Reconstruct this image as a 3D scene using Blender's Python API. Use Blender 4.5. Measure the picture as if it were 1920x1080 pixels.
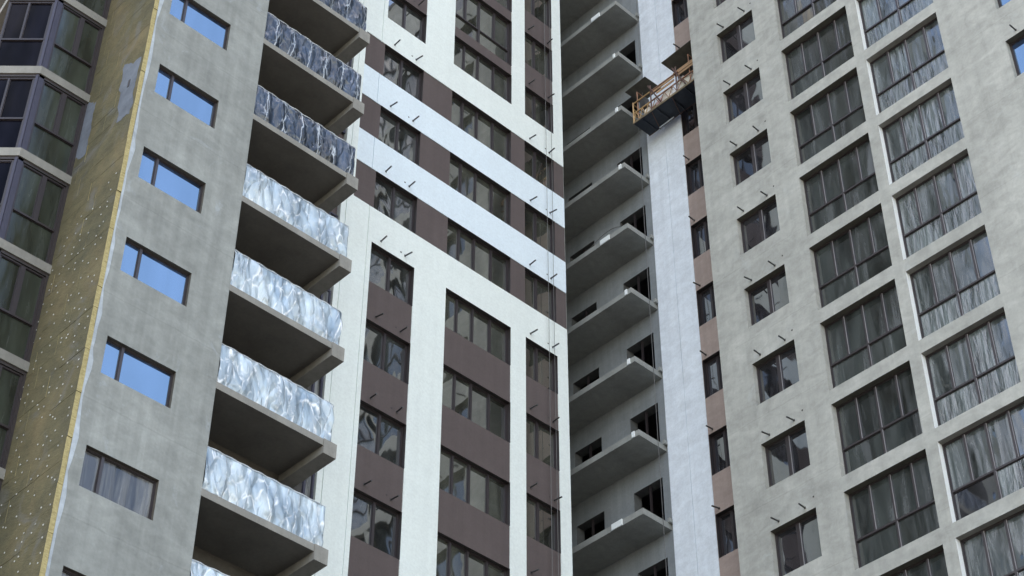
import bpy, math, random
from mathutils import Matrix, Vector, noise
random.seed(7)
S = bpy.context.scene
for o in list(bpy.data.objects): bpy.data.objects.remove(o)

# ---------------------------------------------------------------- camera
cam_d = bpy.data.cameras.new('camera'); cam = bpy.data.objects.new('camera', cam_d)
S.collection.objects.link(cam); S.camera = cam
RT = (0.72462093, -0.68914403, 0.00224078)
DN = (0.45893231, 0.48012724, -0.74756871)
FW = (0.51410665, 0.5427323, 0.66418071)
cam.matrix_world = Matrix(((RT[0], -DN[0], -FW[0], 0), (RT[1], -DN[1], -FW[1], 0), (RT[2], -DN[2], -FW[2], 0), (0, 0, 0, 1)))
cam_d.sensor_width = 36; cam_d.lens = 3479.19/1920*36; cam_d.clip_start = .1; cam_d.clip_end = 6000

# ---------------------------------------------------------------- sky, sun, exposure
W = bpy.data.worlds.new('World'); S.world = W; W.use_nodes = True
nt = W.node_tree; nt.nodes.clear()
def N(t, ty, **kw):
    n = t.nodes.new(ty)
    for k, v in kw.items(): setattr(n, k, v)
    return n
SUN_EL, SUN_AZ = 52, 40      # azimuth counter-clockwise from +X : the sun stands behind the buildings
sky = N(nt, 'ShaderNodeTexSky', sky_type='NISHITA', sun_disc=False)
sky.sun_elevation = math.radians(SUN_EL); sky.sun_rotation = math.radians(90-SUN_AZ)
sky.air_density = 1.0; sky.dust_density = .6; sky.ozone_density = 2.2
tc = N(nt, 'ShaderNodeTexCoord'); sep = N(nt, 'ShaderNodeSeparateXYZ')
nt.links.new(tc.outputs['Generated'], sep.inputs[0])
# project the cloud pattern on a high flat layer
den = N(nt, 'ShaderNodeMath', operation='MAXIMUM'); den.inputs[1].default_value = .06
nt.links.new(sep.outputs[2], den.inputs[0])
dx = N(nt, 'ShaderNodeMath', operation='DIVIDE'); dy = N(nt, 'ShaderNodeMath', operation='DIVIDE')
nt.links.new(sep.outputs[0], dx.inputs[0]); nt.links.new(den.outputs[0], dx.inputs[1])
nt.links.new(sep.outputs[1], dy.inputs[0]); nt.links.new(den.outputs[0], dy.inputs[1])
cmb = N(nt, 'ShaderNodeCombineXYZ'); ofs = N(nt, 'ShaderNodeVectorMath', operation='ADD'); ofs.inputs[1].default_value = (-1.0, -1.0, 0)
nt.links.new(dx.outputs[0], cmb.inputs[0]); nt.links.new(dy.outputs[0], cmb.inputs[1]); nt.links.new(cmb.outputs[0], ofs.inputs[0])
cn = N(nt, 'ShaderNodeTexNoise'); cn.inputs['Scale'].default_value = .9; cn.inputs['Detail'].default_value = 6; cn.inputs['Roughness'].default_value = .55
nt.links.new(ofs.outputs[0], cn.inputs['Vector'])
cr = N(nt, 'ShaderNodeValToRGB'); cr.color_ramp.elements[0].position = .49; cr.color_ramp.elements[1].position = .66
nt.links.new(cn.outputs[0], cr.inputs[0])
mixc = N(nt, 'ShaderNodeMix', data_type='RGBA'); mixc.inputs['B'].default_value = (9.5, 9.8, 10.2, 1)
nt.links.new(cr.outputs[0], mixc.inputs['Factor']); nt.links.new(sky.outputs[0], mixc.inputs['A'])
bg = N(nt, 'ShaderNodeBackground'); bg.inputs[1].default_value = .15
nt.links.new(mixc.outputs['Result'], bg.inputs[0])
wo = N(nt, 'ShaderNodeOutputWorld'); nt.links.new(bg.outputs[0], wo.inputs[0])

sun_d = bpy.data.lights.new('sun', 'SUN'); sun_d.energy = 3.0; sun_d.angle = math.radians(.5); sun_d.color = (1, .95, .88)
sun = bpy.data.objects.new('sun', sun_d); S.collection.objects.link(sun)
sdir = Vector((math.cos(math.radians(SUN_AZ))*math.cos(math.radians(SUN_EL)), math.sin(math.radians(SUN_AZ))*math.cos(math.radians(SUN_EL)), math.sin(math.radians(SUN_EL))))
sun.rotation_euler = sdir.to_track_quat('Z', 'Y').to_euler(); sun.location = sdir*200
S.view_settings.view_transform = 'Standard'; S.view_settings.look = 'None'; S.view_settings.gamma = 1
S.view_settings.exposure = 2.08
S.view_settings.use_white_balance = True; S.view_settings.white_balance_temperature = 7900; S.view_settings.white_balance_tint = 13
S.render.engine = 'CYCLES'
S.cycles.max_bounces = 8; S.cycles.diffuse_bounces = 4; S.cycles.glossy_bounces = 4

# ---------------------------------------------------------------- materials
def new_mat(name):
    m = bpy.data.materials.new(name); m.use_nodes = True
    t = m.node_tree; return m, t, t.nodes['Principled BSDF']
def coords(t, scale=(1,1,1), rot=(0,0,0), rnd=False):
    tc = N(t, 'ShaderNodeTexCoord'); mp = N(t, 'ShaderNodeMapping')
    mp.inputs['Scale'].default_value = scale; mp.inputs['Rotation'].default_value = rot
    t.links.new(tc.outputs['Object'], mp.inputs[0])
    if rnd:
        oi = N(t, 'ShaderNodeObjectInfo'); mu = N(t, 'ShaderNodeMath', operation='MULTIPLY'); mu.inputs[1].default_value = 57.3
        t.links.new(oi.outputs['Random'], mu.inputs[0]); cb = N(t, 'ShaderNodeCombineXYZ')
        for i in range(3): t.links.new(mu.outputs[0], cb.inputs[i])
        t.links.new(cb.outputs[0], mp.inputs['Location'])
    return mp.outputs[0]
def noise_n(t, vec, sc, det=4, rough=.55, dist=0):
    n = N(t, 'ShaderNodeTexNoise'); n.inputs['Scale'].default_value = sc; n.inputs['Detail'].default_value = det
    n.inputs['Roughness'].default_value = rough; n.inputs['Distortion'].default_value = dist
    t.links.new(vec, n.inputs['Vector']); return n.outputs[0]
def ramp(t, fac, stops):
    r = N(t, 'ShaderNodeValToRGB'); e = r.color_ramp.elements
    while len(e) < len(stops): e.new(.5)
    for i, (p, c) in enumerate(stops):
        e[i].position = p; e[i].color = (c[0], c[1], c[2], 1) if not isinstance(c, (int, float)) else (c, c, c, 1)
    t.links.new(fac, r.inputs[0]); return r.outputs[0]
def mix(t, fac, a, b, blend='MIX'):
    m = N(t, 'ShaderNodeMix', data_type='RGBA', blend_type=blend)
    for s, v in (('Factor', fac), ('A', a), ('B', b)):
        if isinstance(v, (int, float)): m.inputs[s].default_value = v if s == 'Factor' else (v, v, v, 1)
        elif isinstance(v, tuple): m.inputs[s].default_value = (v[0], v[1], v[2], 1)
        else: t.links.new(v, m.inputs[s])
    return m.outputs['Result']
def bump(t, b, h, strength=.3, dist=.02, prev=None):
    n = N(t, 'ShaderNodeBump'); n.inputs['Strength'].default_value = strength; n.inputs['Distance'].default_value = dist
    t.links.new(h, n.inputs['Height'])
    if prev: t.links.new(prev, n.inputs['Normal'])
    if b: t.links.new(n.outputs[0], b.inputs['Normal'])
    return n.outputs[0]
def scl(c, k): return tuple(x*k for x in c)

def plaster(name, col, var=.12, streak=.10, rough=.9, drip=.06, bscale=1.0, stain=None, joint=None):
    m, t, b = new_mat(name)
    v = coords(t)
    big = noise_n(t, v, .35, 5, .6)
    c1 = ramp(t, big, [(.3, scl(col, 1-var)), (.7, scl(col, 1+var))])
    sw = noise_n(t, coords(t, (.8, .8, 1.7), (0, .5, 0)), 1.3, 4, .55, 1.0)      # slanted trowel sweeps
    c2 = mix(t, 1.0, c1, ramp(t, sw, [(.32, 1-streak), (.68, 1+streak)]), 'MULTIPLY')
    dr = noise_n(t, coords(t, (3.5, 3.5, .12)), 1.0, 4, .6)                       # rain drips
    c3 = mix(t, 1.0, c2, ramp(t, dr, [(.35, 1-drip), (.65, 1+drip)]), 'MULTIPLY')
    md = noise_n(t, v, 2.6, 4, .6, .8)
    c3 = mix(t, 1.0, c3, ramp(t, md, [(.35, 1-streak*.8), (.65, 1+streak*.8)]), 'MULTIPLY')
    fine = noise_n(t, v, 14, 4, .6)
    c4 = mix(t, 1.0, c3, ramp(t, fine, [(.3, .94), (.7, 1.05)]), 'MULTIPLY')
    if joint is not None:                        # faint casting joint at every floor
        sz = N(t, 'ShaderNodeSeparateXYZ'); t.links.new(v, sz.inputs[0])
        ad = N(t, 'ShaderNodeMath', operation='MULTIPLY_ADD'); ad.inputs[1].default_value = .10; t.links.new(md, ad.inputs[0]); t.links.new(sz.outputs[2], ad.inputs[2])
        of = N(t, 'ShaderNodeMath', operation='SUBTRACT'); of.inputs[1].default_value = joint; t.links.new(ad.outputs[0], of.inputs[0])
        pp = N(t, 'ShaderNodeMath', operation='PINGPONG'); pp.inputs[1].default_value = 1.5; t.links.new(of.outputs[0], pp.inputs[0])
        c4 = mix(t, 1.0, c4, ramp(t, pp.outputs[0], [(0, .90), (.018, .97), (.03, 1.03), (.10, 1.0)]), 'MULTIPLY')
    if stain:
        sp = noise_n(t, v, .9, 6, .7, .8)
        c4 = mix(t, ramp(t, sp, [(.6, 0), (.72, .6)]), c4, stain)
    t.links.new(c4, b.inputs['Base Color']); b.inputs['Roughness'].default_value = rough
    b.inputs['Specular IOR Level'].default_value = .25
    p = bump(t, None, sw, .12*bscale, .03)
    bump(t, b, fine, .25*bscale, .01, p)
    return m
def simple(name, col, rough=.6, metal=0, var=.15, sc=6, bmp=.1, rnd=False):
    m, t, b = new_mat(name)
    n = noise_n(t, coords(t, rnd=rnd), sc, 4, .6)
    t.links.new(ramp(t, n, [(.3, scl(col, 1-var)), (.7, scl(col, 1+var))]), b.inputs['Base Color'])
    b.inputs['Roughness'].default_value = rough; b.inputs['Metallic'].default_value = metal
    if bmp: bump(t, b, n, bmp, .01)
    return m
def glass(name, tint=(.012, .014, .014), ior=1.75, wav=.02, film=0, fcol=(.3, .34, .33), fsc=1.0, rough=.03):
    m, t, b = new_mat(name)
    v = coords(t, rnd=True)
    b.inputs['IOR'].default_value = ior; b.inputs['Roughness'].default_value = rough
    n1 = noise_n(t, coords(t, (1.3, 1, .7), rnd=True), .9, 1, .4, .6)
    room = noise_n(t, coords(t, (1.2, 1, .25), rnd=True), 1.3, 3, .5, .4)
    base = ramp(t, room, [(.35, scl(tint, .5)), (.7, scl(tint, 2.2))])
    if film:
        s = noise_n(t, coords(t, (3.4*fsc, 1, .34*fsc), (0, .06, 0), rnd=True), 2.4, 6, .66, .7)
        k = ramp(t, s, [(.40, 0), (.66, film), (.8, film*.8)])
        if film > .4:                          # some panes carry more film than others
            oi = N(t, 'ShaderNodeObjectInfo')
            k = mix(t, 1.0, k, ramp(t, oi.outputs['Random'], [(0, .45), (.5, .9), (1, 1.25)]), 'MULTIPLY')
        base = mix(t, k, base, fcol)
        t.links.new(ramp(t, s, [(.4, rough), (.7, .4)]), b.inputs['Roughness'])
    t.links.new(base, b.inputs['Base Color'])
    if film > .4:
        vo = N(t, 'ShaderNodeTexVoronoi', feature='F1'); vo.inputs['Scale'].default_value = 3.0
        t.links.new(coords(t, (1.8, 1, .45), (0, .25, 0), rnd=True), vo.inputs['Vector'])
        p = bump(t, None, vo.outputs['Distance'], .6, .022); bump(t, b, s, .5, .03, p)
    else: bump(t, b, n1, 1.0, wav)
    return m

M = {}
M['grey_plaster'] = plaster('grey_plaster', (.375, .378, .350), .10, .10, stain=(.43, .45, .44), joint=.24)
M['left_plaster'] = plaster('left_plaster', (.25, .263, .25), .13, .09, drip=.10, joint=.62, stain=(.36, .40, .42))
M['white_stucco'] = plaster('white_stucco', (.74, .80, .775), .02, .015, drip=.02, bscale=.5)
M['white_band'] = plaster('white_band', (.70, .80, .86), .02, .012, drip=.015, bscale=.5)
M['brown_stucco'] = plaster('brown_stucco', (.106, .085, .083), .05, .03, drip=.05, bscale=.6)
M['white_basecoat'] = plaster('white_basecoat', (.74, .80, .86), .05, .06, drip=.04, bscale=1.2)
M['pink_basecoat'] = plaster('pink_basecoat', (.36, .285, .255), .07, .06)
M['raw_concrete'] = plaster('raw_concrete', (.27, .275, .26), .15, .06, drip=.12, stain=(.2, .2, .19))
M['slab_concrete'] = plaster('slab_concrete', (.24, .235, .215), .12, .06, drip=.08)
M['loggia_plaster'] = plaster('loggia_plaster', (.235, .258, .272), .1, .05, drip=.08)
M['soffit_shade_concrete'] = plaster('soffit_shade_concrete', (.17, .165, .15), .12, .06, drip=.02, stain=(.14, .13, .12))  # darker copy of the slab concrete, soffit shade put into its colour
M['loggia_slab'] = plaster('loggia_slab', (.29, .30, .285), .12, .06, drip=.06)
M['patch_grey'] = plaster('patch_grey', (.135, .155, .185), .2, .12, bscale=2)
M['adhesive'] = plaster('adhesive', (.36, .40, .43), .16, .12, bscale=2)
M['dark_flashing'] = simple('dark_flashing', (.035, .028, .028), .5)
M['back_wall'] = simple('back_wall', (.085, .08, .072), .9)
M['opening_reveal'] = simple('opening_reveal', (.11, .115, .115), .9)
M['reveal_brown'] = simple('reveal_brown', (.10, .09, .075), .7)
M['reveal_grey'] = simple('reveal_grey', (.085, .08, .065), .85)
M['frame_brown'] = simple('frame_brown', (.034, .027, .029), .4, var=.1, bmp=0)
M['frame_purple'] = simple('frame_purple', (.036, .034, .056), .45, var=.12, bmp=0)
M['gasket'] = simple('gasket', (.30, .29, .30), .4, bmp=0)
M['white_foam'] = simple('white_foam', (.82, .86, .86), .8, var=.04, sc=20)
M['film_hem'] = simple('film_hem', (.62, .68, .73), .5, var=.25, sc=3)
M['cloth'] = simple('cloth', (.52, .50, .43), .9, var=.15, sc=2)
M['tan_wood'] = simple('tan_wood', (.20, .155, .10), .8, var=.3, sc=4, rnd=True)
M['anchor_plastic'] = simple('anchor_plastic', (.5, .5, .46), .7, var=.3, sc=3)
M['steel'] = simple('steel', (.10, .10, .10), .45, .6, bmp=0)
M['rope'] = simple('rope', (.14, .14, .14), .8, bmp=0)
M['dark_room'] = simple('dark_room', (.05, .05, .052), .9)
M['roofing'] = simple('roofing', (.12, .12, .12), .9)
M['ground'] = simple('ground', (.10, .092, .08), .95, sc=.5)
M['rust_orange'] = simple('rust_orange', (.25, .13, .08), .7, var=.5, sc=5, rnd=True)
M['yellow_rail'] = simple('yellow_rail', (.38, .24, .11), .65, var=.4, sc=5, rnd=True)
M['rust_dark'] = simple('rust_dark', (.10, .055, .045), .7, var=.3, sc=8, rnd=True)
M['navy_steel'] = simple('navy_steel', (.015, .022, .035), .6, var=.3)
M['plywood'] = simple('plywood', (.09, .085, .07), .8, var=.25, sc=3, rnd=True)
M['sack'] = simple('sack', (.72, .68, .62), .8, var=.15, sc=9)
M['sack_pink'] = simple('sack_pink', (.62, .42, .40), .8, var=.2, sc=9)
M['bucket'] = simple('bucket', (.70, .72, .74), .4, var=.05)
M['lumber'] = simple('lumber', (.33, .2, .11), .8, var=.3, sc=5, rnd=True)

# glass kinds
M['glass_wavy'] = glass('glass_wavy', (.028, .031, .030), 3.6, .014)
M['glass_middle'] = glass('glass_middle', (.040, .042, .034), 3.3, .006)
M['glass_right'] = glass('glass_right', (.026, .031, .030), 2.3, .006, film=.25, fcol=(.06, .068, .064), fsc=.3)
M['glass_film'] = glass('glass_film', (.045, .056, .055), 2.2, .010, film=.55, fcol=(.18, .222, .218), fsc=1.0)
M['glass_clearer'] = glass('glass_clearer', (.035, .042, .042), 2.5, .012, film=.30, fcol=(.13, .16, .155), fsc=.55)
M['glass_small'] = glass('glass_small', (.02, .02, .023), 2.5, .008)
M['glass_blue'] = glass('glass_blue', (.02, .035, .07), 4.4, .002, rough=.02)
M['glass_blue'].node_tree.nodes['Principled BSDF'].inputs['Specular Tint'].default_value = (.62, .84, 1, 1)
M['glass_tower'] = glass('glass_tower', (.024, .030, .024), 1.6, .006, film=.2, fcol=(.07, .08, .06), fsc=.35)
M['glass_dark'] = glass('glass_dark', (.004, .004, .007), 1.15, .004)
M['glass_wrapped'] = glass('glass_wrapped', (.04, .04, .04), 1.7, .05, film=.8, fcol=(.24, .24, .225), fsc=.5)

# mineral wool
m, t, b = new_mat('mineral_wool')
v = coords(t, rnd=True)
n = noise_n(t, coords(t, (1, 1, 1)), .45, 6, .65, .5)
c = ramp(t, n, [(.3, (.064, .062, .036)), (.5, (.108, .094, .048)), (.7, (.155, .122, .062))])
f = noise_n(t, coords(t, (1, 1, 4)), 9, 5, .7)
c = mix(t, 1.0, c, ramp(t, f, [(.3, .78), (.7, 1.22)]), 'MULTIPLY')
g = noise_n(t, coords(t), .8, 4, .6, 1.2)
h = noise_n(t, coords(t, (1, .8, 1.3), (.5, 0, 0)), 1.6, 6, .68, .5)
c = mix(t, 1.0, c, ramp(t, h, [(.3, .78), (.7, 1.22)]), 'MULTIPLY')
c = mix(t, ramp(t, g, [(.56, 0), (.68, .6)]), c, (.13, .13, .12))
t.links.new(c, b.inputs['Base Color']); b.inputs['Roughness'].default_value = .95
p = bump(t, None, h, .5, .05); bump(t, b, f, .8, .03, p); M['mineral_wool'] = m
m, t, b = new_mat('mineral_wool_edge')
f = noise_n(t, coords(t, (1, 1, 2)), 12, 5, .7)
t.links.new(ramp(t, f, [(.3, (.26, .21, .09)), (.7, (.48, .40, .20))]), b.inputs['Base Color']); b.inputs['Roughness'].default_value = .95
bump(t, b, f, .7, .02); M['mineral_wool_edge'] = m

# crumpled plastic film
def film_mat(name, dark):
    m, t, b = new_mat(name)
    v = coords(t, rnd=True)
    w = N(t, 'ShaderNodeTexVoronoi', feature='F1', distance='EUCLIDEAN'); w.inputs['Scale'].default_value = 3.2
    nv = N(t, 'ShaderNodeTexNoise'); nv.inputs['Scale'].default_value = 1.7; nv.inputs['Detail'].default_value = 3
    t.links.new(v, nv.inputs['Vector'])
    vm = N(t, 'ShaderNodeVectorMath', operation='MULTIPLY_ADD'); vm.inputs[1].default_value = (.9, .9, .9)
    t.links.new(nv.outputs['Color'], vm.inputs[0]); t.links.new(v, vm.inputs[2])
    t.links.new(vm.outputs[0], w.inputs['Vector'])
    def vor(feature, sc, stretch, rot, warp):
        vv = coords(t, stretch, (0, rot, 0), True)
        nz = N(t, 'ShaderNodeTexNoise'); nz.inputs['Scale'].default_value = 2.0; nz.inputs['Detail'].default_value = 2
        t.links.new(vv, nz.inputs['Vector'])
        ma = N(t, 'ShaderNodeVectorMath', operation='MULTIPLY_ADD'); ma.inputs[1].default_value = (warp,)*3
        t.links.new(nz.outputs['Color'], ma.inputs[0]); t.links.new(vv, ma.inputs[2])
        n = N(t, 'ShaderNodeTexVoronoi', feature=feature); n.inputs['Scale'].default_value = sc
        t.links.new(ma.outputs[0], n.inputs['Vector']); return n
    e1 = vor('DISTANCE_TO_EDGE', 2.3, (1.3, .5, .42), .45, .35).outputs['Distance']
    e2 = vor('DISTANCE_TO_EDGE', 3.6, (1.2, .5, .5), -.75, .5).outputs['Distance']
    fc = vor('F1', 2.3, (1.3, .5, .42), .45, .35)
    big = noise_n(t, coords(t, (1, 1, .8), (0, 0, 0), True), .9, 3, .5, .5)
    mk = noise_n(t, coords(t, rnd=True), 2.2, 3, .6)
    m1 = ramp(t, mk, [(.50, 0), (.62, 1)]); m2 = ramp(t, mk, [(.38, 1), (.50, 0)])
    w = .05 if dark else .07
    if dark:                                  # the film is gathered along its vertical seams
        tcx = N(t, 'ShaderNodeTexCoord'); sx = N(t, 'ShaderNodeSeparateXYZ'); t.links.new(tcx.outputs['Object'], sx.inputs[0])
        wz = N(t, 'ShaderNodeMath', operation='MULTIPLY_ADD'); wz.inputs[1].default_value = .25; t.links.new(mk, wz.inputs[0]); t.links.new(sx.outputs[0], wz.inputs[2])
        pp = N(t, 'ShaderNodeMath', operation='PINGPONG'); pp.inputs[1].default_value = .29; t.links.new(wz.outputs[0], pp.inputs[0])
        near = ramp(t, pp.outputs[0], [(.03, 1), (.20, .12)]); seam = ramp(t, pp.outputs[0], [(.006, .8), (.02, 0)])
        m1 = mix(t, 1.0, m1, near, 'MULTIPLY'); m2 = mix(t, 1.0, m2, near, 'MULTIPLY')
    l1 = mix(t, 1.0, ramp(t, e1, [(0, 1), (w*.5, .55), (w, 0)]), m1, 'MULTIPLY')
    l2 = mix(t, 1.0, ramp(t, e2, [(0, .9), (w*1.3, 0)]), m2, 'MULTIPLY')
    if dark:
        c = ramp(t, big, [(.35, (.004, .009, .018)), (.5, (.012, .024, .045)), (.68, (.04, .065, .11))])
        hi = (.50, .56, .62)
    else:
        c = ramp(t, big, [(.32, (.24, .34, .44)), (.66, (.50, .60, .66))]); hi = (.84, .88, .91)
    c = mix(t, 1.0, c, ramp(t, fc.outputs['Distance'], [(.1, 1.25), (.8, .7)]), 'MULTIPLY')
    c = mix(t, l1, c, hi); c = mix(t, l2, c, hi)  # crease highlights painted into the film colour
    if dark: c = mix(t, seam, c, hi)
    t.links.new(c, b.inputs['Base Color']); b.inputs['Roughness'].default_value = .28
    b.inputs['IOR'].default_value = 1.6
    b.inputs['Coat Weight'].default_value = .12 if dark else .3; b.inputs['Coat Roughness'].default_value = .1
    p = bump(t, None, fc.outputs['Distance'], 1, .12)
    bump(t, b, e2, 1, .08, p)
    return m
M['film_dark'] = film_mat('film_dark', True); M['film_pale'] = film_mat('film_pale', False)

# ---------------------------------------------------------------- mesh helpers
COL = S.collection
class MB:
    def __init__(s): s.v = []; s.f = []; s.mi = []
    def quad(s, a, b, c, d, mi=0):
        k = len(s.v); s.v += [a, b, c, d]; s.f.append((k, k+1, k+2, k+3)); s.mi.append(mi)
    def box(s, x0, y0, z0, x1, y1, z1, mi=0):
        k = len(s.v)
        s.v += [(x0,y0,z0),(x1,y0,z0),(x1,y1,z0),(x0,y1,z0),(x0,y0,z1),(x1,y0,z1),(x1,y1,z1),(x0,y1,z1)]
        s.f += [(k,k+3,k+2,k+1),(k+4,k+5,k+6,k+7),(k,k+1,k+5,k+4),(k+1,k+2,k+6,k+5),(k+2,k+3,k+7,k+6),(k+3,k,k+4,k+7)]; s.mi += [mi]*6
    def tube(s, a, b, r, n=8, mi=0, sq=False):
        a = Vector(a); b = Vector(b); d = (b-a).normalized()
        u = d.orthogonal().normalized() if abs(d.z) > .95 else d.cross(Vector((0,0,1))).normalized()
        w = d.cross(u); k = len(s.v)
        for p in (a, b):
            for i in range(n):
                an = 2*math.pi*(i+(.5 if sq else 0))/n
                s.v.append(tuple(p+u*(r*math.cos(an))+w*(r*math.sin(an))))
        for i in range(n):
            j = (i+1) % n; s.f.append((k+i, k+j, k+n+j, k+n+i)); s.mi.append(mi)
        s.f.append(tuple(k+i for i in range(n))[::-1]); s.mi.append(mi)
        s.f.append(tuple(k+n+i for i in range(n))); s.mi.append(mi)
    def mesh(s, name, mats, smooth=False):
        me = bpy.data.meshes.new(name); me.from_pydata(s.v, [], s.f)
        for mm in mats: me.materials.append(M[mm])
        if len(mats) > 1: me.polygons.foreach_set('material_index', s.mi)
        if smooth: me.polygons.foreach_set('use_smooth', [True]*len(s.f))
        me.update(); return me
def link(name, me, parent=None, loc=(0,0,0), rot=0.0):
    o = bpy.data.objects.new(name, me); COL.objects.link(o); o.location = loc; o.rotation_euler[2] = rot
    if parent: o.parent = parent
    return o
def thing(name, label, cat, loc=(0,0,0), group=None):
    o = bpy.data.objects.new(name, None); COL.objects.link(o); o.location = loc; o.empty_display_size = .3
    o['label'] = label; o['category'] = cat
    if group: o['group'] = group
    return o
def tag(o, label, cat, group=None):
    o['label'] = label; o['category'] = cat
    if group: o['group'] = group
    return o
class Fac:                       # a facade frame: u to the right as seen from outside, d inwards, z up
    def __init__(s, origin, rot): s.o = Vector(origin); s.r = rot
    def put(s, name, me, root, loc=(0,0,0)):
        R = Matrix.Rotation(s.r, 3, 'Z'); p = s.o+R@Vector(loc)
        return link(name, me, root, tuple(p-root.location), s.r)
    def world(s, loc): return s.o+Matrix.Rotation(s.r, 3, 'Z')@Vector(loc)

def peg(fac, root, loc):
    o = fac.put('bracket', PEG, root, loc); o.rotation_euler[2] += random.uniform(-.13, .13); o.rotation_euler[0] = random.uniform(-.06, .06); return o

def build_wall(root, fac, us, zs, zone, mats):
    """zone(u,z) -> (part name, depth) or ('open', depth, reveal part name). One mesh per part name."""
    us = sorted(set(round(x, 4) for x in us)); zs = sorted(set(round(x, 4) for x in zs))
    nu, nz = len(us)-1, len(zs)-1
    Z = [[zone((us[i]+us[i+1])/2, (zs[j]+zs[j+1])/2) for j in range(nz)] for i in range(nu)]
    mbs = {}
    def g(n): return mbs.setdefault(n, MB())
    for i in range(nu):
        for j in range(nz):
            c = Z[i][j]
            if c[0] != 'open':
                d = c[1]; g(c[0]).quad((us[i], d, zs[j]), (us[i+1], d, zs[j]), (us[i+1], d, zs[j+1]), (us[i], d, zs[j+1]))
            for (a, b_, hor) in ((i+1, j, True), (i, j+1, False)):
                if a >= nu or b_ >= nz: continue
                e = Z[a][b_]
                if abs(e[1]-c[1]) < 1e-6: continue
                near, far = (c, e) if c[1] < e[1] else (e, c)
                if near[0] == 'open': continue
                nm = far[2] if far[0] == 'open' and len(far) > 2 and far[2] else near[0]
                if far[0] == 'open' and len(far) > 3 and hor and far is e: nm = far[3]    # left jamb of the opening
                d0, d1 = near[1], far[1]
                if hor: x = us[i+1]; g(nm).quad((x, d0, zs[j]), (x, d1, zs[j]), (x, d1, zs[j+1]), (x, d0, zs[j+1]))
                else: z = zs[j+1]; g(nm).quad((us[i], d0, z), (us[i+1], d0, z), (us[i+1], d1, z), (us[i], d1, z))
    for n, mb in mbs.items():
        par = {}
        def find(a):
            while par.setdefault(a, a) != a: par[a] = par[par[a]]; a = par[a]
            return a
        ids = [tuple(round(c, 3) for c in v) for v in mb.v]
        for f in mb.f:
            for i in f[1:]: par[find(ids[i])] = find(ids[f[0]])
        groups = {}
        for f in mb.f: groups.setdefault(find(ids[f[0]]), []).append(f)
        for fs in groups.values():
            q = MB(); ix = {}
            for f in fs:
                for i in f:
                    if ids[i] not in ix: ix[ids[i]] = len(q.v); q.v.append(mb.v[i])
                q.f.append(tuple(ix[ids[i]] for i in f)); q.mi.append(0)
            fac.put(n, q.mesh(n, [mats[n]]), root)

_cache = {}
def window(root, fac, u0, u1, z0, z1, d, cols, transom=None, lowcols=None, fm='frame_brown', gm='glass_right', fw=.055, mw=.07, gasket=False, gl=None, name='window'):
    """frame ring, a pane per light, mullions and transom; meshes shared between alike windows"""
    w, h = round(u1-u0, 3), round(z1-z0, 3)
    key = (w, h, tuple(cols), transom, tuple(lowcols or ()), fm, fw, mw, gasket)
    if key not in _cache:
        mb = MB(); D = .07
        mb.box(0, 0, 0, fw, D, h); mb.box(w-fw, 0, 0, w, D, h); mb.box(fw, 0, 0, w-fw, D, fw); mb.box(fw, 0, h-fw, w-fw, D, h)
        lights = []; pieces = []
        def row(zb, zt, cs):
            xs = [0]+[c*w for c in cs]+[w]
            for k in range(len(xs)-1):
                a = xs[k]+(fw if k == 0 else mw/2); b = xs[k+1]-(fw if k == len(xs)-2 else mw/2)
                lights.append((a, b, zb, zt))
            for c in cs: pieces.append(('mullion', c*w-mw/2, zb, mw, zt-zb))
        if transom:
            zt = h*transom
            pieces.append(('transom', fw, zt-.03, w-2*fw, .06))
            row(zt+.03, h-fw, cols); row(fw, zt-.03, lowcols or [])
        else: row(fw, h-fw, cols)
        pcs = []
        for (n, x, z, pw, ph) in pieces:
            q = MB(); q.box(0, -.012, 0, pw, D, ph)
            if gasket and n == 'mullion': q.box(pw, -.004, 0, pw+.012, D-.01, ph, 1)
            pcs.append((n, (x, 0, z), q.mesh(n, [fm, 'gasket'])))
        pns = []
        for (a, b, zb, zt) in lights:
            q = MB(); s = .016                            # sash bead around each pane
            q.quad((0, D*.6, 0), (b-a, D*.6, 0), (b-a, D*.6, zt-zb), (0, D*.6, zt-zb))
            mb.box(a, .02, zb, a+s, D-.002, zt); mb.box(b-s, .02, zb, b, D-.002, zt)
            mb.box(a+s, .02, zb, b-s, D-.002, zb+s); mb.box(a+s, .02, zt-s, b-s, D-.002, zt)
            pns.append(((a, 0, zb), q))
        _cache[key] = (mb.mesh('window_frame', [fm]), pcs, pns, {})
    fr, pcs, pns, gm_cache = _cache[key]
    o = fac.put(name, fr, root, (u0, d, z0))
    for (n, loc, me) in pcs: link(n, me, o, loc)
    for k, (loc, q) in enumerate(pns):
        gk = gl[k] if gl and gl[k] else gm
        if (k, gk) not in gm_cache: gm_cache[(k, gk)] = q.mesh('pane', [gk])
        pn = link('pane', gm_cache[(k, gk)], o, loc)
        pn.rotation_euler = (random.uniform(-.006, .006), 0, random.uniform(-.007, .007))
    return o

# peg bracket above the windows
_pb = MB(); _pb.tube((0, 0, 0), (0, -.31, -.02), .026, 8); _pb.box(-.03, -.006, -.04, .03, 0, .04)
PEG = _pb.mesh('bracket', ['steel'])
_pb = MB(); _pb.tube((0, -.004, 0), (0, .0, 0), .03, 8)
HOLE = _pb.mesh('anchor_hole', ['dark_flashing'])

TOP = 68.0; GR = -1.6
# ---------------------------------------------------------------- the ground
mb = MB(); mb.quad((-900, -900, GR), (900, -900, GR), (900, 900, GR), (-900, 900, GR))
g = link('ground', mb.mesh('ground', ['ground'])); g['kind'] = 'structure'

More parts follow.
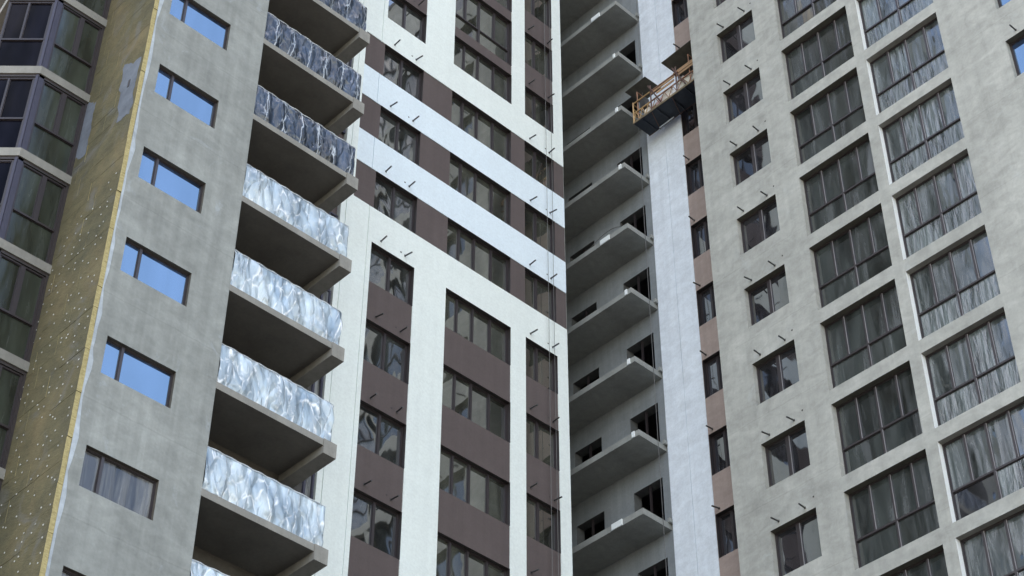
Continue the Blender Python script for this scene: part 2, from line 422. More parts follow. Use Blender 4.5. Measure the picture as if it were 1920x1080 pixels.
# ================================================================ MIDDLE BUILDING (brown and white)
mid = thing('apartment_building', 'brown apartment facade with broad white frames and two white horizontal bands', 'building', (24, 32.55, GR))
FL = Fac((0, 32.55, 0), 0)
A = (24.99, 26.70); B = (28.0, 30.76); C = (31.42, 32.84)
rows_low = [38.1-3*k for k in range(0, 8)]           # window tops, framed zone
rows_band = [41.10, 44.10, 47.10]
WH = 1.54
tall = []                                            # (z0,z1,cols)
open_L = []                                          # (u0,u1,z0,z1,kind)
for zt in rows_low:
    for c_, kk in ((A, 'A'), (B, 'B'), (C, 'C')): open_L.append((c_[0], c_[1], zt-WH, zt, kk))
for zt in rows_band:
    for c_, kk in ((A, 'A'), (B, 'B'), (C, 'C')): open_L.append((c_[0], c_[1], zt-1.6, zt, kk))
for k in range(6):
    zb = 48.46+3*k
    open_L.append((A[0], A[1], zb, zb+1.54, 'A')); open_L.append((C[0], C[1], zb-(.2 if k else 0), zb+1.54, 'C'))
    if k == 0: open_L.append((B[0], B[1], zb, zb+1.56, 'B'))
    else: open_L.append((B[0], B[1], zb-.95, zb+1.52, 'BT'))
def zone_L(u, z):
    for (a, b, z0, z1, kk) in open_L:
        if a < u < b and z0 < z < z1: return ('open', .20, 'window_reveal')
    if u < 23.72: return ('balcony_recess_wall', .12)
    if u < 24.16:
        return ('white_pilaster', -.05) if not (23.90 < u < 23.93) else ('white_pilaster', -.02)
    if z < 39.5 or z > 47.1:
        if 24.80 < u < 24.83: return ('white_frame', .0)
        for c_ in (A, B, C):
            if c_[0] < u < c_[1] and (z < 38.1 or z > 48.46): return ('brown_panel', 0)
        return ('white_frame', -.025)
    for zt in rows_band:
        if zt-1.6 < z < zt: return ('brown_panel', 0)
    if 24.80 < u < 24.82: return ('white_band', .0)
    return ('white_band', -.025)
us = [21.9, 23.72, 23.90, 23.93, 24.16, 24.80, 24.82, 24.83, A[0], A[1], B[0], B[1], C[0], C[1], 33.31]
zs = [GR, TOP, 39.5, 38.1, 48.46, 47.1]+[x for zt in rows_band for x in (zt, zt-1.6)]+[x for q in open_L for x in q[2:4]]
build_wall(mid, FL, us, zs, zone_L, dict(window_reveal='dark_flashing', balcony_recess_wall='brown_stucco', white_pilaster='white_stucco',
    white_frame='white_stucco', white_band='white_band', brown_panel='brown_stucco'))
for (a, b, z0, z1, kk) in open_L:
    if kk == 'A': window(mid, FL, a, b, z0, z1, .13, [.5], gm='glass_wavy', fw=.04, mw=.085)
    elif kk == 'B': window(mid, FL, a, b, z0, z1, .13, [.22, .46, .73], gm='glass_middle', fw=.04, mw=.07)
    elif kk == 'BT': window(mid, FL, a, b, z0, z1, .13, [.22, .46, .73], .36, [.46], gm='glass_middle', mw=.085)
    elif kk == 'C': window(mid, FL, a, b, z0, z1, .13, [.44], gm='glass_middle', fw=.04, mw=.09)
for zt in rows_low+rows_band+[50.0, 53.0, 56.0, 59]:
    base = zt+.24; off = -.025 if (zt in rows_band or zt == 38.1) else 0
    for u in (25.36, 26.32, 31.64, 32.61): peg(FL, mid, (u+random.uniform(-.02, .02), off, base+random.uniform(-.02, .02)))
    for u in (26.14, 32.42): FL.put('anchor_hole', HOLE, mid, (u, off-.001, base+.06))
# dark door and frames behind the balconies
for k in range(16):
    z0 = 20.9-9+3*k
    window(mid, FL, 21.95, 22.95, z0, z0+2.45, .02, [.5], .4, [.5], gm='glass_dark', fm='frame_brown')
    window(mid, FL, 23.0, 23.70, z0, z0+2.45, .02, [.55], gm='glass_wrapped', fm='frame_purple')
mb = MB(); mb.quad((33.31, 32.525, GR), (33.31, 46, GR), (33.31, 46, TOP), (33.31, 32.525, TOP))
mb.quad((21.9, 46, GR), (33.31, 46, GR), (33.31, 46, TOP), (21.9, 46, TOP))
rl = -mid.location
link('side_wall', mb.mesh('side_wall', ['raw_concrete']), mid, rl)
mb = MB(); mb.box(21.9, 32.5, TOP, 33.36, 46, TOP+.4)
link('roof', mb.mesh('roof', ['roofing']), mid, rl)

# ================================================================ RIGHT BUILDING
rgt = thing('apartment_building', 'grey plastered apartment facade with two columns of large dark windows', 'building', (34.85, 20, GR))
FR = Fac((34.85, 0, 0), -math.pi/2)                  # u = -Y
rowsR = [32.24+3.0*k for k in range(-4, 12)]
cS = (-26.32, -24.69); c1 = (-23.72, -20.99); c2 = (-20.60, -17.90); c3 = (-15.96, -14.3); c4 = (-13.2, -11.5)
open_R = []
for zt in rowsR:
    open_R += [(cS[0], cS[1], zt-1.58, zt, 'S'), (c1[0], c1[1], zt-2.50, zt, '1'), (c2[0], c2[1], zt-2.55, zt, '2'),
               (c3[0], c3[1], zt-1.58, zt, 'S3'), (c4[0], c4[1], zt-1.58, zt, 'S3')]
def zone_R(u, z):
    for (a, b, z0, z1, kk) in open_R:
        if a < u < b and z0 < z < z1:
            return ('open', .27, 'pale_reveal' if kk == '2' else 'window_reveal', {'1': 'pale_jamb', '2': 'white_jamb'}.get(kk, 'pale_jamb'))
    return ('grey_wall', 0)
us = [-27.5, -9]+[x for q in (cS, c1, c2, c3, c4) for x in q]
zs = [GR, TOP]+[x for q in open_R for x in q[2:4]]
build_wall(rgt, FR, us, zs, zone_R, dict(grey_wall='grey_plaster', window_reveal='reveal_grey', white_jamb='white_foam', pale_jamb='grey_plaster', pale_reveal='slab_concrete'))
film_rows = {}
for (a, b, z0, z1, kk) in open_R:
    if kk == 'S': window(rgt, FR, a, b, z0, z1, .19, [.5], gm='glass_small', mw=.12, gasket=True)
    elif kk == 'S3': window(rgt, FR, a, b, z0, z1, .19, [.5], gm='glass_blue', mw=.12)
    elif kk == '1': window(rgt, FR, a, b, z0, z1, .21, [.25, .5, .76], .40, [.5], gm='glass_right', fw=.04, mw=.05, gasket=True)
    else:
        gl = [random.choice(['glass_clearer', 'glass_clearer', 'glass_film']) for _ in range(4)]+[None, None]
        if 28.5 < z1 < 30: gl[4] = 'glass_small'
        window(rgt, FR, a, b, z0, z1, .19, [.25, .5, .76], .40, [.5], gm='glass_film', fw=.045, mw=.06, gasket=True, gl=gl)
for zt in rowsR:
    for u in (-25.99, -25.03, -15.55, -14.6): peg(FR, rgt, (u+random.uniform(-.02, .02), 0, zt+.17+random.uniform(-.02, .02)))
    FR.put('anchor_hole', HOLE, rgt, (-24.72, -.001, zt+.36))
# rear plane: loggia wall, white strip and pink strip
FW_ = Fac((36.35, 0, 0), -math.pi/2)
open_W = []
for k in range(-4, 12):
    open_W.append((-29.43, -28.05, 32.07+3*k-1.56, 32.07+3*k, 'P'))
    zf = 20.57+3*k
    if 5 < zf < 62: open_W += [(-32.70, -31.45, zf+.05, zf+1.95, 'D'), (-35.28, -34.02, zf+.05, zf+1.95, 'D')]
def zone_W(u, z):
    for (a, b, z0, z1, kk) in open_W:
        if a < u < b and z0 < z < z1:
            return ('open', .30, 'window_reveal') if kk == 'P' else ('open', .38, 'opening_reveal')
    if u < -31.12: return ('loggia_wall', 0.02)
    if u < -29.44:
        return ('white_strip', -.02) if not (-30.27 < u < -30.25) else ('white_strip', .01)
    return ('pink_panel', .0)
us = [-41, -31.12, -30.27, -30.25, -29.44, -29.43, -28.05, -32.70, -31.45, -35.28, -34.02, -27.3]
zs = [GR, TOP]+[x for q in open_W for x in q[2:4]]
build_wall(rgt, FW_, us, zs, zone_W, dict(opening_reveal='opening_reveal', loggia_wall='loggia_plaster', white_strip='white_basecoat', pink_panel='pink_basecoat', window_reveal='dark_flashing'))
mbr = MB()
for q in open_W:
    if q[4] == 'P':
        window(rgt, FW_, q[0], q[1], q[2], q[3], .16, [.36], gm='glass_small', mw=.09)
        peg(FW_, rgt, (-29.25, 0, q[3]+.14)); FW_.put('anchor_hole', HOLE, rgt, (-28.62, -.001, q[3]+.45))
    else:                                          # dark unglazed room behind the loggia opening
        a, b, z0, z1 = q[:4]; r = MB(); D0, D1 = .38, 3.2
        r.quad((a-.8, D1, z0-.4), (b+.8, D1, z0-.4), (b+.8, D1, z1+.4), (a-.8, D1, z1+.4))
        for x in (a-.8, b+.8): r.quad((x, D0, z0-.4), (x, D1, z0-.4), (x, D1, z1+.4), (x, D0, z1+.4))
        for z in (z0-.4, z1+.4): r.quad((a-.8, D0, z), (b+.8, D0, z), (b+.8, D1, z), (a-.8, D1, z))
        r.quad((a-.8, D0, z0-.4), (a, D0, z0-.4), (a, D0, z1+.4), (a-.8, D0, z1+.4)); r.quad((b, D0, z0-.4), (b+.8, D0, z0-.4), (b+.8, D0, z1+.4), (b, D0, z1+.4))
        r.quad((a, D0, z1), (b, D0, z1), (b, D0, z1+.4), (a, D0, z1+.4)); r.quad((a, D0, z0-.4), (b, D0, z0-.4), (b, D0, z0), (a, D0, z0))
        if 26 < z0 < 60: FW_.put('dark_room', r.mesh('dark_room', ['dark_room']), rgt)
        fr = MB(); fr.box((a+b)/2-.03, .1, z0, (a+b)/2+.03, .17, z1)
        if 26 < z0 < 50: FW_.put('post', fr.mesh('post', ['frame_brown']), rgt)
rr = -rgt.location
mb = MB(); mb.quad((34.85, 27.5, GR), (36.35, 27.5, GR), (36.35, 27.5, TOP), (34.85, 27.5, TOP))
mb.quad((34.85, 9, GR), (50, 9, GR), (50, 9, TOP), (34.85, 9, TOP)); mb.quad((50, 9, GR), (50, 41, GR), (50, 41, TOP), (50, 9, TOP))
mb.quad((36.35, 41, GR), (50, 41, GR), (50, 41, TOP), (36.35, 41, TOP)); mb.quad((33.31, 36.3, GR), (36.35, 36.3, GR), (36.35, 36.3, TOP), (33.31, 36.3, TOP))  # last quad: unseen loggia end wall, added to block light and darken the recess
link('side_wall', mb.mesh('side_wall', ['grey_plaster']), rgt, rr)
mb = MB(); mb.box(34.80, 8.95, TOP, 50.05, 41.05, TOP+.4)
link('roof', mb.mesh('roof', ['roofing']), rgt, rr)
# loggia slabs with foam block at the nose and a raised lip where they meet the white strip
mb = MB(); mb.box(35.07, 31.19, -.22, 36.37, 41, 0)
SLAB = mb.mesh('loggia_slab', ['loggia_slab'])
for k in range(-2, 14):
    z = 20.60+3*k
    s = link('loggia_slab', SLAB, rgt, Vector((0, 0, z))+rr)
    q = MB(); y0 = 31.32+random.uniform(0, .08); y1 = y0+random.choice((.07, .1, .12, .35))
    if k % 4 == 0: y0, y1 = 32.05, 32.5
    q.box(35.035, y0, -.215, 35.068, y1, .006); link('foam_block', q.mesh('foam_block', ['white_foam']), s)
    q = MB(); q.box(36.18, 31.10, -.02, 36.32, 31.188, .13); link('lip', q.mesh('lip', ['loggia_slab']), s)

# ================================================================ LEFT BUILDING (grey plaster wing with balconies)
lft = thing('apartment_building', 'grey plastered corner wing with small wide windows and yellow insulated side wall', 'building', (14.72, 28.9, GR))
FG = Fac((0, 28.9, 0), 0)
rowsG = [32.42+3*k for k in range(-6, 12)]
def zone_G(u, z):
    for zt in rowsG:
        if 15.08 < u < 16.93 and zt-1.05 < z < zt: return ('open', .13, 'window_reveal')
    return ('grey_wall', 0)
build_wall(lft, FG, [14.722, 18.02, 15.08, 16.93], [GR, TOP]+[x for zt in rowsG for x in (zt, zt-1.05)], zone_G, dict(grey_wall='left_plaster', window_reveal='reveal_brown'))
for zt in rowsG:
    window(lft, FG, 15.08, 16.93, zt-1.05, zt, .09, [.26], gm='glass_wrapped' if zt < 24 else 'glass_blue', fw=.038, mw=.07)
# rough adhesive zone beside the insulation edge : a thin uneven coat
mb = MB(); z = GR; prev = .1
while z < TOP:
    h = random.uniform(.25, .6); nx = .07+.10*noise.noise(Vector((0, 0, z*.9)))+random.uniform(-.02, .04); nx = max(.03, nx)
    mb.quad((14.722, -.012, z), (14.722+prev, -.012, z), (14.722+nx, -.012, min(z+h, TOP)), (14.722, -.012, min(z+h, TOP)))
    mb.quad((14.722+prev, -.012, z), (14.722+prev, 0, z), (14.722+nx, 0, min(z+h, TOP)), (14.722+nx, -.012, min(z+h, TOP)))
    prev = nx; z += h
FG.put('adhesive_coat', mb.mesh('adhesive_coat', ['adhesive']), lft)
rg = -lft.location
mb = MB(); mb.quad((14.724, 28.9, GR), (14.724, 46, GR), (14.724, 46, TOP), (14.724, 28.9, TOP))
mb.quad((18.02, 28.9, GR), (18.02, 30.6, GR), (18.02, 30.6, TOP), (18.02, 28.9, TOP))
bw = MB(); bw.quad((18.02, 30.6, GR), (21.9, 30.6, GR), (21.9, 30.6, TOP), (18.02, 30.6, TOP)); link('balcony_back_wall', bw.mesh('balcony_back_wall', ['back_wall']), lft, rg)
mb.quad((21.9, 30.6, GR), (21.9, 46, GR), (21.9, 46, TOP), (21.9, 30.6, TOP))
mb.quad((14.72, 46, GR), (21.9, 46, GR), (21.9, 46, TOP), (14.72, 46, TOP))
link('side_wall', mb.mesh('side_wall', ['raw_concrete']), lft, rg)
mb = MB(); mb.box(14.6, 28.85, TOP, 21.895, 46, TOP+.4); link('roof', mb.mesh('roof', ['roofing']), lft, rg)
# insulation boards on the side wall, facing -X
IB = {}
nb = 0
z = 17.4; r_ = 0
while z < 45.0:
    off = .4 if r_ % 2 else 0
    ys = [28.895, 29.9+off*.9, 30.9+off*.6, 31.70]
    for i in range(3):
        dx_ = random.uniform(-.005, .005); t_ = .125
        q = MB(); g_ = .002
        y0 = ys[i]+(random.uniform(-.012, .012) if i == 0 else g_); y1 = ys[i+1]-g_
        q.box(14.722-t_+dx_, y0, z+g_*.5, 14.721, y1, z+.6-g_*.5)
        me = q.mesh('insulation_board', ['mineral_wool', 'mineral_wool_edge'])
        me.polygons[2].material_index = 1
        link('insulation_board', me, lft, rg)
    z += .6; r_ += 1
mb = MB(); mb.box(14.60, 28.9, GR, 14.72, 31.7, 17.4); mb.box(14.60, 28.9, z, 14.72, 31.7, TOP)
link('insulation_layer', mb.mesh('insulation_layer', ['mineral_wool']), lft, rg)
# plastic anchor heads, a joined swarm of small discs
mb = MB()
zz = 17.6
while zz < 34.3:
    for yy in (29.1, 29.45, 29.8, 30.15, 30.5, 30.85, 31.2, 31.5):
        y = yy+random.uniform(-.12, .12); z_ = zz+random.uniform(-.14, .14)
        lim = 31.35 if y < 29.7 else 31.2-.6*(y-29.7)
        if z_ > lim+random.uniform(-.4, .3) or random.random() < .18: continue
        mb.tube((14.578, y, z_), (14.588, y, z_), .021, 7)
    zz += .33
o = link('anchor_heads', mb.mesh('anchor_heads', ['anchor_plastic']), lft, rg); o['kind'] = 'stuff'
# bluish adhesive patches
def patch(pts, n=14, seed=0):
    q = MB(); cy = sum(p[0] for p in pts)/4; cz = sum(p[1] for p in pts)/4; ring = []
    for i in range(4):
        for k in range(n):
            t_ = k/n; y = pts[i][0]*(1-t_)+pts[(i+1) % 4][0]*t_; z2 = pts[i][1]*(1-t_)+pts[(i+1) % 4][1]*t_
            s = .32*noise.noise(Vector((y*2.3, z2*2.3, seed)))+.14*noise.noise(Vector((y*7, z2*7, seed)))
            ring.append((y+(y-cy)*s+.05*noise.noise(Vector((z2*6, y*6, seed+3))), z2+.5*s*(z2-cz)))
    m_ = len(ring)
    q.v = [(14.590, y, z2) for y, z2 in ring]+[(14.61, y, z2) for y, z2 in ring]+[(14.588, cy, cz)]
    for i in range(m_):
        j = (i+1) % m_; q.f += [(i, j, m_+j, m_+i), (i, j, 2*m_)]; q.mi += [0, 0]
    link('adhesive_patch', q.mesh('adhesive_patch', ['patch_grey']), lft, rg)
patch([(29.04, 35.35), (29.85, 35.75), (29.60, 33.45), (29.04, 33.3)], seed=1)
patch([(30.97, 35.3), (31.66, 35.7), (31.60, 33.5), (30.95, 33.3)], seed=5)
q = MB(); q.box(14.578, 29.33, 34.55, 14.586, 29.42, 34.8); link('anchor_hole', q.mesh('anchor_hole', ['dark_flashing']), lft, rg)
# balcony slabs with deeper end beam
mb = MB(); mb.box(18.02, 28.90, -.19, 21.19, 30.6, 0); SL = mb.mesh('balcony_slab', ['soffit_shade_concrete', 'slab_concrete']); SL.polygons[2].material_index = 1
mb = MB(); mb.box(21.19, 28.87, -.42, 21.58, 30.62, .0); BM = mb.mesh('end_beam', ['slab_concrete'])
mb = MB()
for p in (18.12, 19.2, 20.3, 21.4): mb.tube((p, 29.06, 0), (p, 29.06, 1.08), .02, 6)
mb.tube((18.05, 29.06, 1.08), (21.45, 29.06, 1.08), .022, 6); mb.tube((18.05, 29.06, .15), (21.45, 29.06, .15), .015, 6)
mb.tube((21.42, 29.06, 1.08), (21.42, 30.58, 1.08), .022, 6)
RAILM = mb.mesh('railing', ['steel'])
for k in range(-4, 10):
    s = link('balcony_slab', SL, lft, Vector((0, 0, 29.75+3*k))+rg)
    link('end_beam', BM, s); link('railing', RAILM, s)

# ---- plastic films over the balcony railings : one thing each
ordn = {43.0: 0}
def film(zb, kind, seed, label):
    nx, nz = 110, 36; X0, X1 = 18.06, 21.46; H = 1.18
    V = []; Fc = []
    for i in range(nx+1):
        for j in range(nz+1):
            u = i/nx; w = j/nz; x = X0+(X1-X0)*u; z = w*H
            P = Vector((x*1.4+seed*7.1, z*1.1, seed*3.3))
            P2 = Vector((P.x*1.5+P.z*.3+w*.9, P.y*.5, P.z)); d = abs(noise.noise(P2*1.6))*.16+abs(noise.noise(P*2.0+Vector((5, 2, 1))))*.06
            if kind == 'dark': d = d*.6+.09*abs(math.sin((u+.02*math.sin(w*5+seed))*math.pi*6))**.5-.03
            env = min(1, (1-w)*6+.25)*min(1, w*5+.3)
            sag = .03*noise.noise(Vector((x*2.2, seed*2, 0))) if kind != 'dark' else .02*noise.noise(Vector((x*2.2, seed*2, 0)))
            V.append((x, -.005-d*env*.8+.03, z+(sag if w > .9 else (sag*1.6 if w < .1 else 0))))
    for i in range(nx):
        for j in range(nz):
            a = i*(nz+1)+j; Fc.append((a, a+nz+1, a+nz+2, a+1))
    k0 = len(V); n2 = 10                                    # return round the end of the balcony
    for i in range(n2+1):
        for j in range(nz+1):
            w = j/nz; y = .03+1.5*i/n2
            V.append((X1+.03+.04*abs(noise.noise(Vector((y*3, w*3, seed))))*(i > 0), y, w*H))
    for i in range(n2):
        for j in range(nz):
            a = k0+i*(nz+1)+j; Fc.append((a, a+nz+1, a+nz+2, a+1))
    me = bpy.data.meshes.new('balcony_film'); me.from_pydata(V, [], Fc); me.polygons.foreach_set('use_smooth', [True]*len(Fc))
    me.materials.append(M['film_dark' if kind == 'dark' else 'film_pale'])
    o = link('balcony_film', me, None, (0, 28.97, zb+.04)); tag(o, label, 'plastic film', 'plastic films over the balcony railings')
    rs = random.Random(seed*11); q = MB(); p = None
    for i in range(41):
        x = X0+(X1-X0)*i/40; c_ = (x, .005+.012*math.sin(i*1.3+seed), H-.01+.02*noise.noise(Vector((x*2.2, seed*2, 0))))
        if p: q.tube(p, c_, .014, 5)
        p = c_
    link('hem', q.mesh('hem', ['film_hem']), o)
    md = o.modifiers.new('thickness', 'SOLIDIFY'); md.thickness = .004
    return o
labs = [(41.75, 'dark', 'dark film cut by the top edge of the picture, highest of the wrapped balconies'),
        (38.75, 'dark', 'dark blue crumpled film with white seams, upper of the two fully seen dark ones'),
        (35.75, 'dark', 'dark blue crumpled film just above the first pale silver one'),
        (32.75, 'pale', 'pale silver film directly below the dark blue ones, topmost pale one'),
        (29.75, 'pale', 'pale silver crumpled film on balcony, second pale one from the top'),
        (26.75, 'pale', 'pale silver crumpled film on balcony, third pale one from the top'),
        (23.75, 'pale', 'pale silver film with big folds, lowest one seen in full'),
        (20.75, 'pale', 'pale film peeking in at the bottom edge, lowest of all balconies')]
for i, (zb, kd, lb) in enumerate(labs): film(zb, kd, i+1, lb)

# ================================================================ GLAZED TOWER far left
tw = thing('apartment_building', 'dark glazed balcony stack with purple frames beside the insulated wall', 'building', (13.13, 31.45, GR))
F1 = Fac((13.13, 31.45, 0), 0)
a45 = math.atan2(-.689, .7246)
F2 = Fac((13.13-.7246*1.30, 31.45+.689*1.30, 0), a45)
rt_ = -tw.location
for k in range(-5, 11):
    zt = 35.84+3*k                                        # slab top
    q = MB()                                              # chamfered slab polygon
    pl = [(14.60, 31.40), (13.12, 31.40), (13.13-.7246*1.34, 31.45+.689*1.30-.04), (13.13-.7246*1.34+.6, 36), (14.60, 36)]
    n_ = len(pl); q.v = [(x, y, zt) for x, y in pl]+[(x, y, zt-.27) for x, y in pl]
    q.f = [tuple(range(n_)), tuple(range(n_, 2*n_))[::-1]]+[(i, (i+1) % n_, n_+(i+1) % n_, n_+i) for i in range(n_)]; q.mi = [0]*(n_+2)
    s = link('balcony_slab', q.mesh('balcony_slab', ['slab_concrete']), tw, rt_)
    q = MB(); pl2 = [(14.6, 31.44), (13.13, 31.44), (13.13-.7246*1.31, 31.44+.689*1.3)]
    for i in range(2):
        (xa, ya), (xb, yb) = pl2[i], pl2[i+1]
        q.quad((xa, ya, zt-.27), (xb, yb, zt-.27), (xb, yb, zt-.36), (xa, ya, zt-.36))
    link('trim', q.mesh('trim', ['dark_flashing']), s)
    if zt > 60: continue
    window(tw, F1, .15, 1.40, zt, zt+2.64, .02, [.52], .42, [], fm='frame_brown', gm='glass_tower', fw=.05, mw=.13)
    window(tw, F2, 0.0, 1.22, zt, zt+2.64, .02, [.45], .42, [], fm='frame_brown', gm='glass_dark', fw=.06, mw=.05)
q = MB(); q.box(0, -.01, GR, .15, .10, TOP); F1.put('corner_post', q.mesh('corner_post', ['frame_purple']), tw)
q = MB(); q.box(1.40, -.008, GR, 1.47, .10, TOP); F1.put('end_post', q.mesh('end_post', ['dark_flashing']), tw)
q = MB(); q.box(1.22, -.01, GR, 1.29, .10, TOP); F2.put('corner_post', q.mesh('corner_post', ['frame_purple']), tw)
q = MB(); q.quad((0, .02, GR), (0, 4, GR), (0, 4, TOP), (0, .02, TOP)); q.quad((0, 4, GR), (2.5, 4, GR), (2.5, 4, TOP), (0, 4, TOP)); F2.put('side_wall', q.mesh('side_wall', ['dark_flashing']), tw)
q = MB(); q.box(12.2, 32.4, TOP, 14.6, 36, TOP+.3); link('roof', q.mesh('roof', ['roofing']), tw, rt_)

# ================================================================ SUSPENDED WORK PLATFORM
pf = thing('work_platform', 'rusty suspended work platform with orange railings hanging before the white strip', 'work platform', (35.7, 29.3, 49.42))
x0, x1_ = 35.28, 36.10; y0, y1 = 27.0, 30.80; zf = 49.48     # floor level
pr = -pf.location
q = MB(); q.box(x0, y0, zf-.05, x1_, y1, zf)
for y in (27.6, 28.3, 29.0, 29.7, 30.4): q.box(x0+.02, y-.025, zf-.11, x1_-.02, y+.025, zf-.052)
link('floor', q.mesh('floor', ['navy_steel']), pf, pr)
q = MB(); q.box(x0-.03, y0, zf-.055, x0-.002, y1+.02, zf+.03); link('edge_beam', q.mesh('edge_beam', ['tan_wood']), pf, pr)
q = MB(); q.box(x1_+.002, y0, zf-.055, x1_+.03, y1+.02, zf+.03); link('edge_beam', q.mesh('edge_beam', ['rust_dark']), pf, pr)
for xr in (x0, x1_):                                       # side trusses
    for ya, yb, mt in ((29.9, 30.80, 'yellow_rail'), (28.65, 29.9, 'rust_orange'), (27.0, 28.65, 'rust_orange')):
        for hz in (.48, 1.0):
            q = MB(); q.tube((xr, ya, zf+hz), (xr, yb, zf+hz), .03, 4, sq=True); link('rail', q.mesh('rail', [mt]), pf, pr)
        q = MB(); n_ = 3; st = (yb-ya)/n_
        for i in range(n_):
            q.tube((xr, ya+i*st, zf+.02), (xr, ya+(i+.5)*st, zf+.48), .016, 5); q.tube((xr, ya+(i+.5)*st, zf+.48), (xr, ya+(i+1)*st, zf+.02), .016, 5)
        link('brace', q.mesh('brace', [mt]), pf, pr)
    for y in (27.05, 28.65, 29.9, 30.78):
        q = MB(); q.tube((xr-.012, y, zf-.02), (xr-.012, y, zf+(1.30 if y < 30.5 else 1.05)), .035, 4, sq=True); link('post', q.mesh('post', ['rust_dark' if y < 30.5 else 'yellow_rail']), pf, pr)
q = MB()
for hz in (.25, .48, .75, 1.0): q.tube((x0, y1, zf+hz), (x1_, y1, zf+hz), .025, 4, sq=True)
link('end_rail', q.mesh('end_rail', ['yellow_rail']), pf, pr)
# hanging frames with hoists and cover sheets
for y in (30.55, 28.0):
    q = MB()
    q.tube((x0, y, zf), (x0+.12, y+.12, zf+1.65), .03, 4, sq=True); q.tube((x1_, y, zf), (x1_-.12, y+.12, zf+1.65), .03, 4, sq=True)
    q.tube((x0+.1, y+.12, zf+1.65), (x1_-.1, y+.12, zf+1.65), .03, 4, sq=True)
    link('hanger_frame', q.mesh('hanger_frame', ['rust_orange']), pf, pr)
    q = MB(); q.box(x0+.25, y-.12, zf+.9, x0+.5, y+.12, zf+1.35); link('hoist', q.mesh('hoist', ['steel']), pf, pr)
def sheet(pts, th=.02):
    q = MB(); a = [Vector(p) for p in pts]; n_ = (a[1]-a[0]).cross(a[3]-a[0]).normalized()*th
    q.v = [tuple(p) for p in a]+[tuple(p+n_) for p in a]
    q.f = [(0,1,2,3), (7,6,5,4), (0,4,5,1), (1,5,6,2), (2,6,7,3), (3,7,4,0)]; q.mi = [0]*6
    link('cover_sheet', q.mesh('cover_sheet', ['plywood']), pf, pr)
sheet([(35.22, 31.10, zf+1.86), (35.22, 30.08, zf+1.90), (36.05, 30.02, zf+1.86), (36.05, 31.06, zf+1.84)])
sheet([(35.15, 29.20, zf+1.88), (35.15, 27.35, zf+1.95), (36.15, 27.35, zf+1.80), (36.15, 29.10, zf+1.76)])
for (ya, yb, hz) in ((28.7, 29.85, .78), (28.72, 29.6, .60), (27.1, 28.6, .72), (27.3, 28.5, .86)):   # flat guard boards
    q = MB(); q.box(x0-.055, ya, zf+hz, x0-.035, yb, zf+hz+.10); link('guard_board', q.mesh('guard_board', ['lumber']), pf, pr)
for (ya, yb) in ((29.95, 29.55), (28.75, 28.35)):        # dark diagonal struts outside the railing
    q = MB(); q.tube((x0-.08, ya, zf+1.28), (x0-.08, yb-.15, zf+.02), .035, 4, sq=True); link('strut', q.mesh('strut', ['rust_dark']), pf, pr)
q = MB(); q.tube((x1_-.1, 30.2, zf-.16), (x1_-.1, 29.5, zf-.14), .025, 6); link('tube', q.mesh('tube', ['film_hem']), pf, pr)
for y in (27.9, 28.9, 29.9):
    q = MB(); q.tube((x0, y, zf-.13), (x1_, y+.35, zf-.13), .016, 5); link('under_brace', q.mesh('under_brace', ['rust_dark']), pf, pr)
q = MB(); nn = 14
for i in range(nn):
    for j in range(8):
        def cp(i, j):
            y = 27.15+1.35*i/nn; z = zf+.06+.52*j/8
            return (x0+.03+.03*noise.noise(Vector((y*5, z*2, 0)))+.02*j/8, y, z)
        q.quad(cp(i, j), cp(i+1, j), cp(i+1, j+1), cp(i, j+1))
tag(link('cloth', q.mesh('cloth', ['cloth'], True)), 'cream cloth hung inside the railing at the right end of the work platform', 'cloth')
q = MB()
for a_, b_ in (((35.45, 30.6, zf), (35.75, 29.5, zf+1.1)), ((35.5, 30.4, zf), (35.7, 29.2, zf+1.0))): q.tube(a_, b_, .03, 4, sq=True)
tag(link('timber_battens', q.mesh('timber_battens', ['lumber'])), 'two wooden battens leaning slantwise inside the work platform', 'battens')
# loose stuff on the platform
def loose(name, label, cat, me, loc): return tag(link(name, me, None, loc), label, cat)
def lump(name, sx, sy, sz, mt, seed):
    import bmesh
    bm = bmesh.new(); bmesh.ops.create_icosphere(bm, subdivisions=3, radius=1)
    for v_ in bm.verts:
        c_ = v_.co; n_ = noise.noise(c_*1.7+Vector((seed, 0, 0)))*.22
        e = .55; x = math.copysign(abs(c_.x)**e, c_.x); y = math.copysign(abs(c_.y)**e, c_.y); z2 = math.copysign(abs(c_.z)**.7, c_.z)
        v_.co = Vector((x*sx*(1+n_), y*sy*(1+n_), max(-1, z2)*sz*(1+n_*.6)+sz))
    me = bpy.data.meshes.new(name); bm.to_mesh(me); bm.free(); me.materials.append(M[mt])
    me.polygons.foreach_set('use_smooth', [True]*len(me.polygons)); return me
loose('cement_sack', 'cream paper sack standing behind the middle railing of the work platform', 'sack', lump('cement_sack', .17, .24, .34, 'sack', 1), (35.55, 29.25, zf))
loose('cement_sack', 'pink stained sack heaped behind the rust railing of the work platform', 'sack', lump('cement_sack', .18, .26, .40, 'sack_pink', 2), (35.72, 29.7, zf))
loose('cement_sack', 'low white sack near the yellow end railing of the work platform', 'sack', lump('cement_sack', .15, .17, .22, 'sack', 4), (35.48, 30.2, zf))
q = MB(); n_ = 18
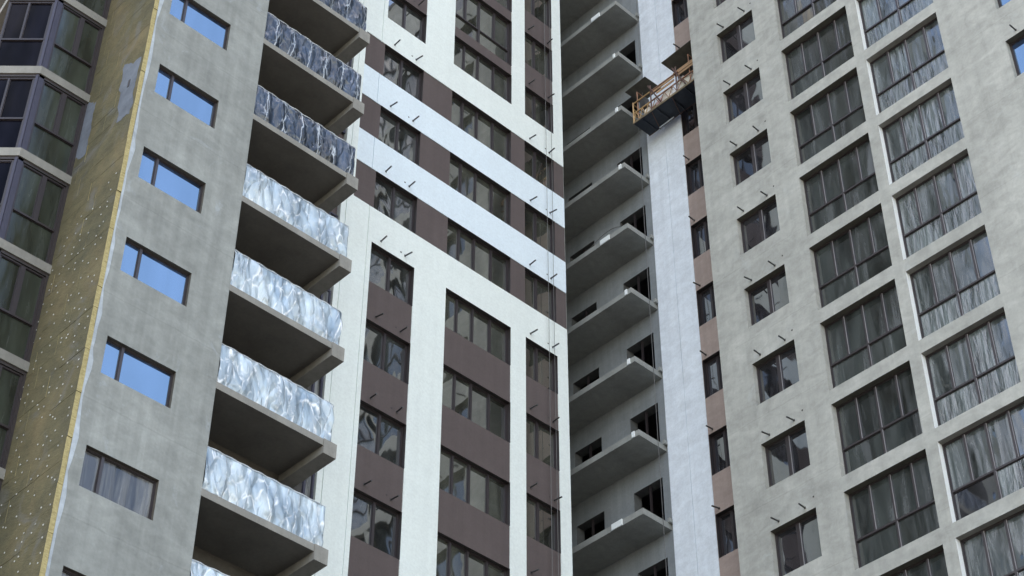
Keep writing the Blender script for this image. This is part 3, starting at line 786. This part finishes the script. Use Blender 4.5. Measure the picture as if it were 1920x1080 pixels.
for i in range(n_):
    a0 = 2*math.pi*i/n_; a1 = 2*math.pi*(i+1)/n_
    q.quad((.11*math.cos(a0), .11*math.sin(a0), 0), (.11*math.cos(a1), .11*math.sin(a1), 0), (.14*math.cos(a1), .14*math.sin(a1), .32), (.14*math.cos(a0), .14*math.sin(a0), .32))
    q.quad((.125*math.cos(a0), .125*math.sin(a0), .25), (.125*math.cos(a1), .125*math.sin(a1), .25), (0, 0, .25), (0, 0, .25))
loose('cement_sack', 'upright white sack between the two dark struts of the work platform', 'sack', lump('cement_sack', .14, .2, .42, 'sack', 6), (35.5, 28.55, zf))
loose('bucket', 'pale plastic bucket beside the dark post on the work platform', 'bucket', q.mesh('bucket', ['bucket']), (35.48, 28.9, zf))
q = MB(); 
for i in range(3): q.box(.06*i, 0, .0, .06*i+.05, 1.35, .1)
loose('planks', 'short wooden planks laid on the rails at the right end of the work platform', 'planks', q.mesh('planks', ['lumber']), (35.30, 27.45, zf+1.035))
# ropes
def rope(name, x, y, z0, z1, r, label, grp):
    q = MB(); n_ = 10; p = None
    for i in range(n_+1):
        z = z0+(z1-z0)*i/n_; c_ = (x+random.uniform(-.01, .01), y+random.uniform(-.01, .01), z)
        if p: q.tube(p, c_, r, 6)
        p = c_
    return tag(link(name, q.mesh(name, ['rope'])), label, 'rope', grp)
rope('hanging_rope', 32.36, 32.42, GR, TOP, .009, 'left one of two thin ropes hanging over the narrow right window column', 'ropes hanging down the facades')
rope('hanging_rope', 32.62, 32.42, GR, TOP, .009, 'right one of two thin ropes hanging over the narrow right window column', 'ropes hanging down the facades')
rope('hanging_rope', 35.9, 31.13, GR, 52, .011, 'thin rope dangling beside the loggia slab ends', 'ropes hanging down the facades')
rope('hanging_rope', 35.7, 30.67, zf+1.6, TOP, .010, 'steel cable holding the left end of the work platform', 'ropes hanging down the facades')
rope('hanging_rope', 35.7, 28.12, zf+1.6, TOP, .010, 'steel cable holding the right end of the work platform', 'ropes hanging down the facades')
# loop of cable on a loggia
q = MB(); p = None
for i in range(25):
    t_ = i/24; c_ = (35.12+.05*math.sin(t_*6), 31.45+2.0*t_, 44.62+.42*math.sin(math.pi*min(1, t_*1.3))*(1-t_*.6))
    if p: q.tube(p, c_, .012, 6)
    p = c_
tag(link('cable_loop', q.mesh('cable_loop', ['rope'])), 'loose grey cable looping up from the loggia slab below the work platform', 'cable')
